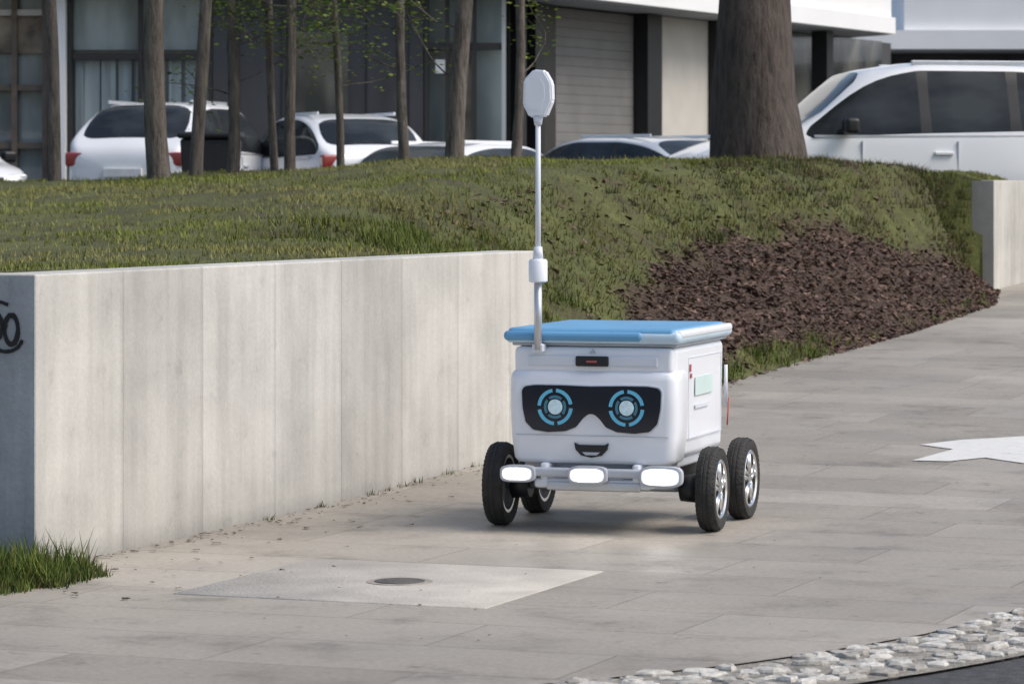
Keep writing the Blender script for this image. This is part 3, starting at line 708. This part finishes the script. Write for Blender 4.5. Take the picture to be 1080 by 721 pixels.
b2('recess',7.6,32,81.5,91,g,4.54,M_char)
b2('lower_wall',6.5,32,80.2,80.5,g,3.0,M_sof)
for i in range(5): b2('upper_window',12+4*i,14.2+4*i,79.15,79.3,5.9,8.3,M_gl1)
for i in range(6): b2('column',8.2+4*i,8.5+4*i,79.6,79.9,3.01,4.54,M_char)
# ---------------------------------------------------------------- robot
Rb=empty('delivery_robot',(.36,13.1,float(PH(13.1))),R(-17))
fy=-.20
box('tub',-.318,.318,-.15,.62,.27,.705,M_rw,Rb,bevel=.03,seg=5,taper=.97)
for sg in (-1,1):
    for (a0,a1,z0_,z1_) in ((.04,.57,.652,.655),(.04,.57,.345,.348),(.04,.043,.348,.652),(.567,.57,.348,.652)):
        box('side_seam',*(sorted((sg*.3165,sg*.3188))),a0,a1,z0_,z1_,M_rw2,Rb)
box('front_brow',-.312,.312,fy+.016,-.10,.60,.70,M_rw,Rb,bevel=.02,seg=4)
box('brow_inlay',-.255,.255,fy+.006,fy+.06,.628,.668,M_rw2,Rb,bevel=.006,seg=2)
def rrect(hw_,y0,y1,r_,n=6):
    pts=[]
    for cx_,cy_,a0 in ((hw_-r_,y0+r_,-90),(hw_-r_,y1-.01,0),(-hw_+r_,y1-.01,90),(-hw_+r_,y0+r_,180)):
        rr=r_ if cy_<y1-.02 else .01
        for i in range(n+1):
            a_=math.radians(a0+90*i/n); pts.append((cx_+r_*math.cos(a_), cy_+rr*math.sin(a_)))
    return pts
prof=[(.258,.288,.03),(.263,.305,.012),(.278,.316,.004),(.36,.326,.0),(.47,.331,-.003),(.575,.331,.0),(.598,.327,.006),(.608,.319,.016),(.612,.303,.03)]
V=[];F=[];ring=None
for (z_,hw_,in_) in prof:
    pr=rrect(hw_,fy+in_,-.02,.042); ring=len(pr); V+=[(a_,b_,z_) for a_,b_ in pr]
for i in range(len(prof)-1):
    for k in range(ring): F.append((i*ring+k,i*ring+(k+1)%ring,(i+1)*ring+(k+1)%ring,(i+1)*ring+k))
F.append(tuple(range(ring-1,-1,-1))); F.append(tuple((len(prof)-1)*ring+k for k in range(ring)))
o=meshobj('snout',V,F,M_rw,Rb,smooth=True)
for e_ in o.data.polygons[-2:]: e_.use_smooth=False
box('chin_seam',-.300,.300,fy-.003,fy+.02,.3655,.368,M_gplas,Rb)
box('lid_gasket',-.325,.325,-.17,.64,.703,.715,M_gplas,Rb,bevel=.005,seg=1)
box('lid_rim',-.345,.345,fy-.005,.66,.714,.762,M_lblue,Rb,bevel=.022,seg=5)
box('lid_top',-.338,.325,fy+.0,.63,.722,.772,M_blue,Rb,bevel=.022,seg=6)
box('lid_front_edge',-.349,.200,fy-.012,.3,.722,.760,M_blue,Rb,bevel=.018,seg=5)
box('lid_stripe',.305,.349,fy+.02,.64,.735,.766,M_rw,Rb,bevel=.012,seg=3)
def visor():
    H_=[(0,.553),(.12,.556),(.22,.556),(.262,.550),(.273,.535),(.270,.47),(.258,.415),(.228,.386),(.17,.378),(.10,.383),(.058,.400),(.034,.430),(.014,.447)]
    r_=H_[1:]; l_=[(-a_,b_) for a_,b_ in reversed(r_)]
    return r_+[(0,.450)]+l_+[(0,.553)]
prism('visor_bezel',[(a_*1.02,.467+(b_-.467)*1.05) for a_,b_ in visor()],fy-.006,fy+.02,M_rw2,Rb,'XZ')
prism('visor',visor(),fy-.014,fy+.02,M_visor,Rb,'XZ',bevel=.003,seg=2)
def ringseg(nm,cx_,cz_,r0,r1,a0,a1,y0,y1,m,n=14):
    P_=[(cx_+r1*math.cos(math.radians(a0+(a1-a0)*i/n)),cz_+r1*math.sin(math.radians(a0+(a1-a0)*i/n))) for i in range(n+1)]
    P_+=[(cx_+r0*math.cos(math.radians(a0+(a1-a0)*i/n)),cz_+r0*math.sin(math.radians(a0+(a1-a0)*i/n))) for i in range(n,-1,-1)]
    return prism(nm,P_,y0,y1,m,Rb,'XZ')
for sx in (-.140,.140):
    for a0 in (10,100,190,280): ringseg('eye_ring',sx,.474,.056,.069,a0,a0+76,fy-.018,fy-.0145,M_cyan)
    lathe('eye_core',[(0,0),(-.004,0),(-.004,.027),(0,.029)],M_eyec,Rb,axis='Y',loc=(sx,fy-.0145,.474),n=32)
    for i in range(4): ringseg('iris',sx,.474,.034,.044,i*90+50,i*90+125,fy-.017,fy-.0145,M_iris,8)
prism('mouth',[(-.067,.340),(-.05,.332),(.05,.332),(.067,.340),(.062,.315),(.04,.292),(0,.284),(-.04,.292),(-.062,.315)],fy-.008,fy+.02,M_black,Rb,'XZ')
prism('mouth_lip',[(-.035,.305),(.035,.305),(.022,.294),(-.022,.294)],fy-.0105,fy-.009,M_gplas,Rb,'XZ')
box('camera_bar',-.065,.065,fy-.002,fy+.05,.628,.667,M_black,Rb,bevel=.006,seg=2)
box('camera_led',-.02,.02,fy-.005,fy+.01,.643,.650,M_red,Rb)
prism('logo',[(-.012,.678),(0,.696),(.012,.678),(.004,.678),(0,.686),(-.004,.678)],fy+.009,fy+.017,M_gplas,Rb,'XZ')
box('bumper_bar',-.345,.355,fy-.045,fy-.012,.212,.246,M_gplas,Rb,bevel=.010,seg=3)
box('bumper_tray',-.22,.24,fy-.03,fy+.1,.168,.205,M_rw2,Rb,bevel=.012,seg=3)
box('bumper_blade',-.17,.20,fy-.035,fy-.01,.160,.196,M_alu,Rb,bevel=.008,seg=2)
def sq(sx_,zc_,w_,h_,p1,p2): return [(sx_+w_*math.copysign(abs(math.cos(t))**p1,math.cos(t)),zc_+h_*math.copysign(abs(math.sin(t))**p2,math.sin(t))) for t in [2*math.pi*i/32 for i in range(32)]]
for sx,wd,hh_ in ((-.275,.052,.020),(0,.060,.022),(.285,.066,.027)):
    prism('lamp_housing',sq(sx,.222,wd+.016,hh_+.012,.5,.5),fy-.070,fy-.03,M_gplas,Rb,'XZ',bevel=.004)
    prism('lamp_reflector',sq(sx,.222,wd+.006,hh_+.004,.55,.6),fy-.073,fy-.0705,M_lens,Rb,'XZ')
    prism('lamp',sq(sx,.222,wd-.008,hh_-.006,.7,.85),fy-.077,fy-.0735,M_lamp,Rb,'XZ')
for sx in (-.18,.18): box('bumper_bracket',sx-.014,sx+.014,fy-.03,fy+.1,.19,.262,M_rw2,Rb,bevel=.005,seg=1)
box('chassis',-.24,.24,-.1,.6,.17,.272,M_black,Rb,bevel=.02)
box('chassis_skirt',-.29,.29,-.12,.6,.235,.275,M_gplas,Rb,bevel=.01)
for y_ in (0,.5):
    cyl('axle',(-.40,y_,.16),(.40,y_,.16),.016,.016,M_alu,Rb)
    for sx in (-1,1):
        cyl('hub_motor',(sx*.30,y_,.16),(sx*.37,y_,.16),.05,.055,M_black,Rb,24)
        cyl('damper',(sx*.30,y_,.18),(sx*.25,y_+.03,.29),.014,.014,M_alu,Rb)
        wh=bpy.data.objects.new('wheel',None); COL.objects.link(wh); wh.parent=Rb; wh.location=(sx*.42,y_,.16)
        if sx<0: wh.rotation_euler=(0,0,math.pi)
        if y_==0: wh.rotation_euler[2]+=R(2)
        lathe('tyre',[(-.032,.112),(-.039,.13),(-.037,.148),(-.026,.1575),(-.012,.1600),(-.010,.158),(-.006,.158),(-.004,.161),(.004,.161),(.006,.158),(.010,.158),(.012,.1600),(.026,.1575),(.037,.148),(.039,.13),(.032,.112)],M_rub,wh,n=64)
        tv=[];tf=[]
        for k in range(48):
            for sd in (-1,1):
                t=2*math.pi*(k+.25*sd)/48; b0=len(tv)
                for (xx_,r2) in ((sd*.016,.1575),(sd*.036,.1485),(sd*.037,.1515),(sd*.016,.1618)):
                    for dt in (-.025,.025): tv.append((xx_,r2*math.cos(t+dt),r2*math.sin(t+dt)))
                tf+=[(b0+4,b0+5,b0+7,b0+6),(b0,b0+2,b0+4,b0+6),(b0+1,b0+7,b0+5,b0+3),(b0+2,b0+3,b0+5,b0+4),(b0,b0+6,b0+7,b0+1)]
        meshobj('tread',tv,tf,M_rub,wh)
        lathe('rim_band',[(-.031,.113),(.033,.113),(.036,.108),(.030,.100),(-.030,.100)],M_chrome,wh,n=48)
        lathe('rim_dish',[(-.006,.0),(.004,.0),(.004,.099),(-.006,.099)],M_black,wh,n=32)
        for k in range(5):
            t=2*math.pi*k/5+.3
            for dt in (-.16,.16):
                cyl('spoke',(.026,.022*math.cos(t+dt*2),.022*math.sin(t+dt*2)),(.022,.102*math.cos(t+dt),.102*math.sin(t+dt)),.010,.009,M_chrome,wh,8)
        lathe('hub_cap',[(.0,0),(.034,0),(.032,.018),(.024,.028),(.0,.030)],M_chrome,wh,n=24)
sx=.3175
def sbox(nm,y0,y1,z0,z1,m): return box(nm,y0=y0,y1=y1,x0=sx,x1=sx+.002,z0=z0,z1=z1,mat=m,parent=Rb)
sbox('print_block',.14,.42,.505,.575,M_teal)
sbox('print_line',.14,.36,.455,.470,M_rw2)
sbox('print_red',.055,.078,.60,.628,M_red)
sbox('print_red_b',.065,.09,.575,.592,M_red)
cyl('whip',(.33,.62,.36),(.335,.63,.47),.003,.003,M_red,Rb); cyl('rear_handle',(.325,.62,.44),(.325,.62,.60),.007,.007,M_rw2,Rb)
box('rear_bumper',-.3,.3,.6,.66,.22,.27,M_gplas,Rb,bevel=.01)
mx,my=-.205,fy-.022
cyl('mast_lower',(mx,my,.69),(mx,my,.945),.015,.015,M_alu,Rb); cyl('mast_upper',(mx,my,.94),(mx,my,1.60),.0105,.0098,M_rw2,Rb)
box('mast_bracket',mx-.022,mx+.022,my-.01,my+.04,.68,.712,M_rw2,Rb,bevel=.006)
lathe('mast_collar',[(.945,.0),(.945,.030),(.950,.036),(1.025,.036),(1.033,.030),(1.035,.0)],M_rw,Rb,axis='Z',loc=(mx,my,0),n=32,closed=False)
cyl('mast_collar_top',(mx,my,1.03),(mx,my,1.08),.020,.016,M_rw2,Rb)
hp=[(-.012,1.752),(.030,1.748),(.058,1.700),(.060,1.632),(.034,1.572),(-.030,1.570),(-.056,1.618),(-.052,1.712)]
prism('antenna_head',[(mx+a_,b_) for a_,b_ in hp],my-.022,my+.026,M_rw,Rb,'XZ',bevel=.006,seg=2)
prism('antenna_face',[(mx-.008+a_*.66,1.66+(b_-1.66)*.70) for a_,b_ in hp],my-.0235,my-.0215,M_rw,Rb,'XZ')
cyl('antenna_neck',(mx,my,1.54),(mx,my,1.575),.014,.020,M_rw2,Rb)
# ---------------------------------------------------------------- light, sky, camera
W_=bpy.data.worlds.new('World'); S.world=W_; W_.use_nodes=True; nt=W_.node_tree
sky=nt.nodes.new('ShaderNodeTexSky'); sky.sky_type='NISHITA'; sky.sun_disc=False; sky.sun_elevation=R(50); sky.sun_rotation=R(104); sky.air_density=1.1; sky.dust_density=3.0; sky.ozone_density=1
bg=nt.nodes['Background']; bg.inputs[1].default_value=.15; nt.links.new(sky.outputs[0],bg.inputs[0])
sl=bpy.data.lights.new('sun','SUN'); sl.energy=2.3; sl.angle=R(30); sl.color=(1,.95,.87)
so=bpy.data.objects.new('sun',sl); link(so)
az=R(104); el=R(50); sd=Vector((math.sin(az)*math.cos(el),math.cos(az)*math.cos(el),math.sin(el)))
so.rotation_euler=sd.to_track_quat('Z','Y').to_euler()
cam=bpy.data.cameras.new('camera'); co=bpy.data.objects.new('camera',cam); link(co); co.location=(0,0,1.3); co.rotation_euler=(R(90),0,0)
cam.sensor_width=36; cam.lens=120; cam.shift_y=-160.5/1080; cam.clip_end=2000; cam.clip_start=.1
cam.dof.use_dof=True; cam.dof.focus_distance=13.0; cam.dof.aperture_fstop=10
S.camera=co
S.view_settings.view_transform='Standard'; S.view_settings.look='None'; S.view_settings.exposure=0
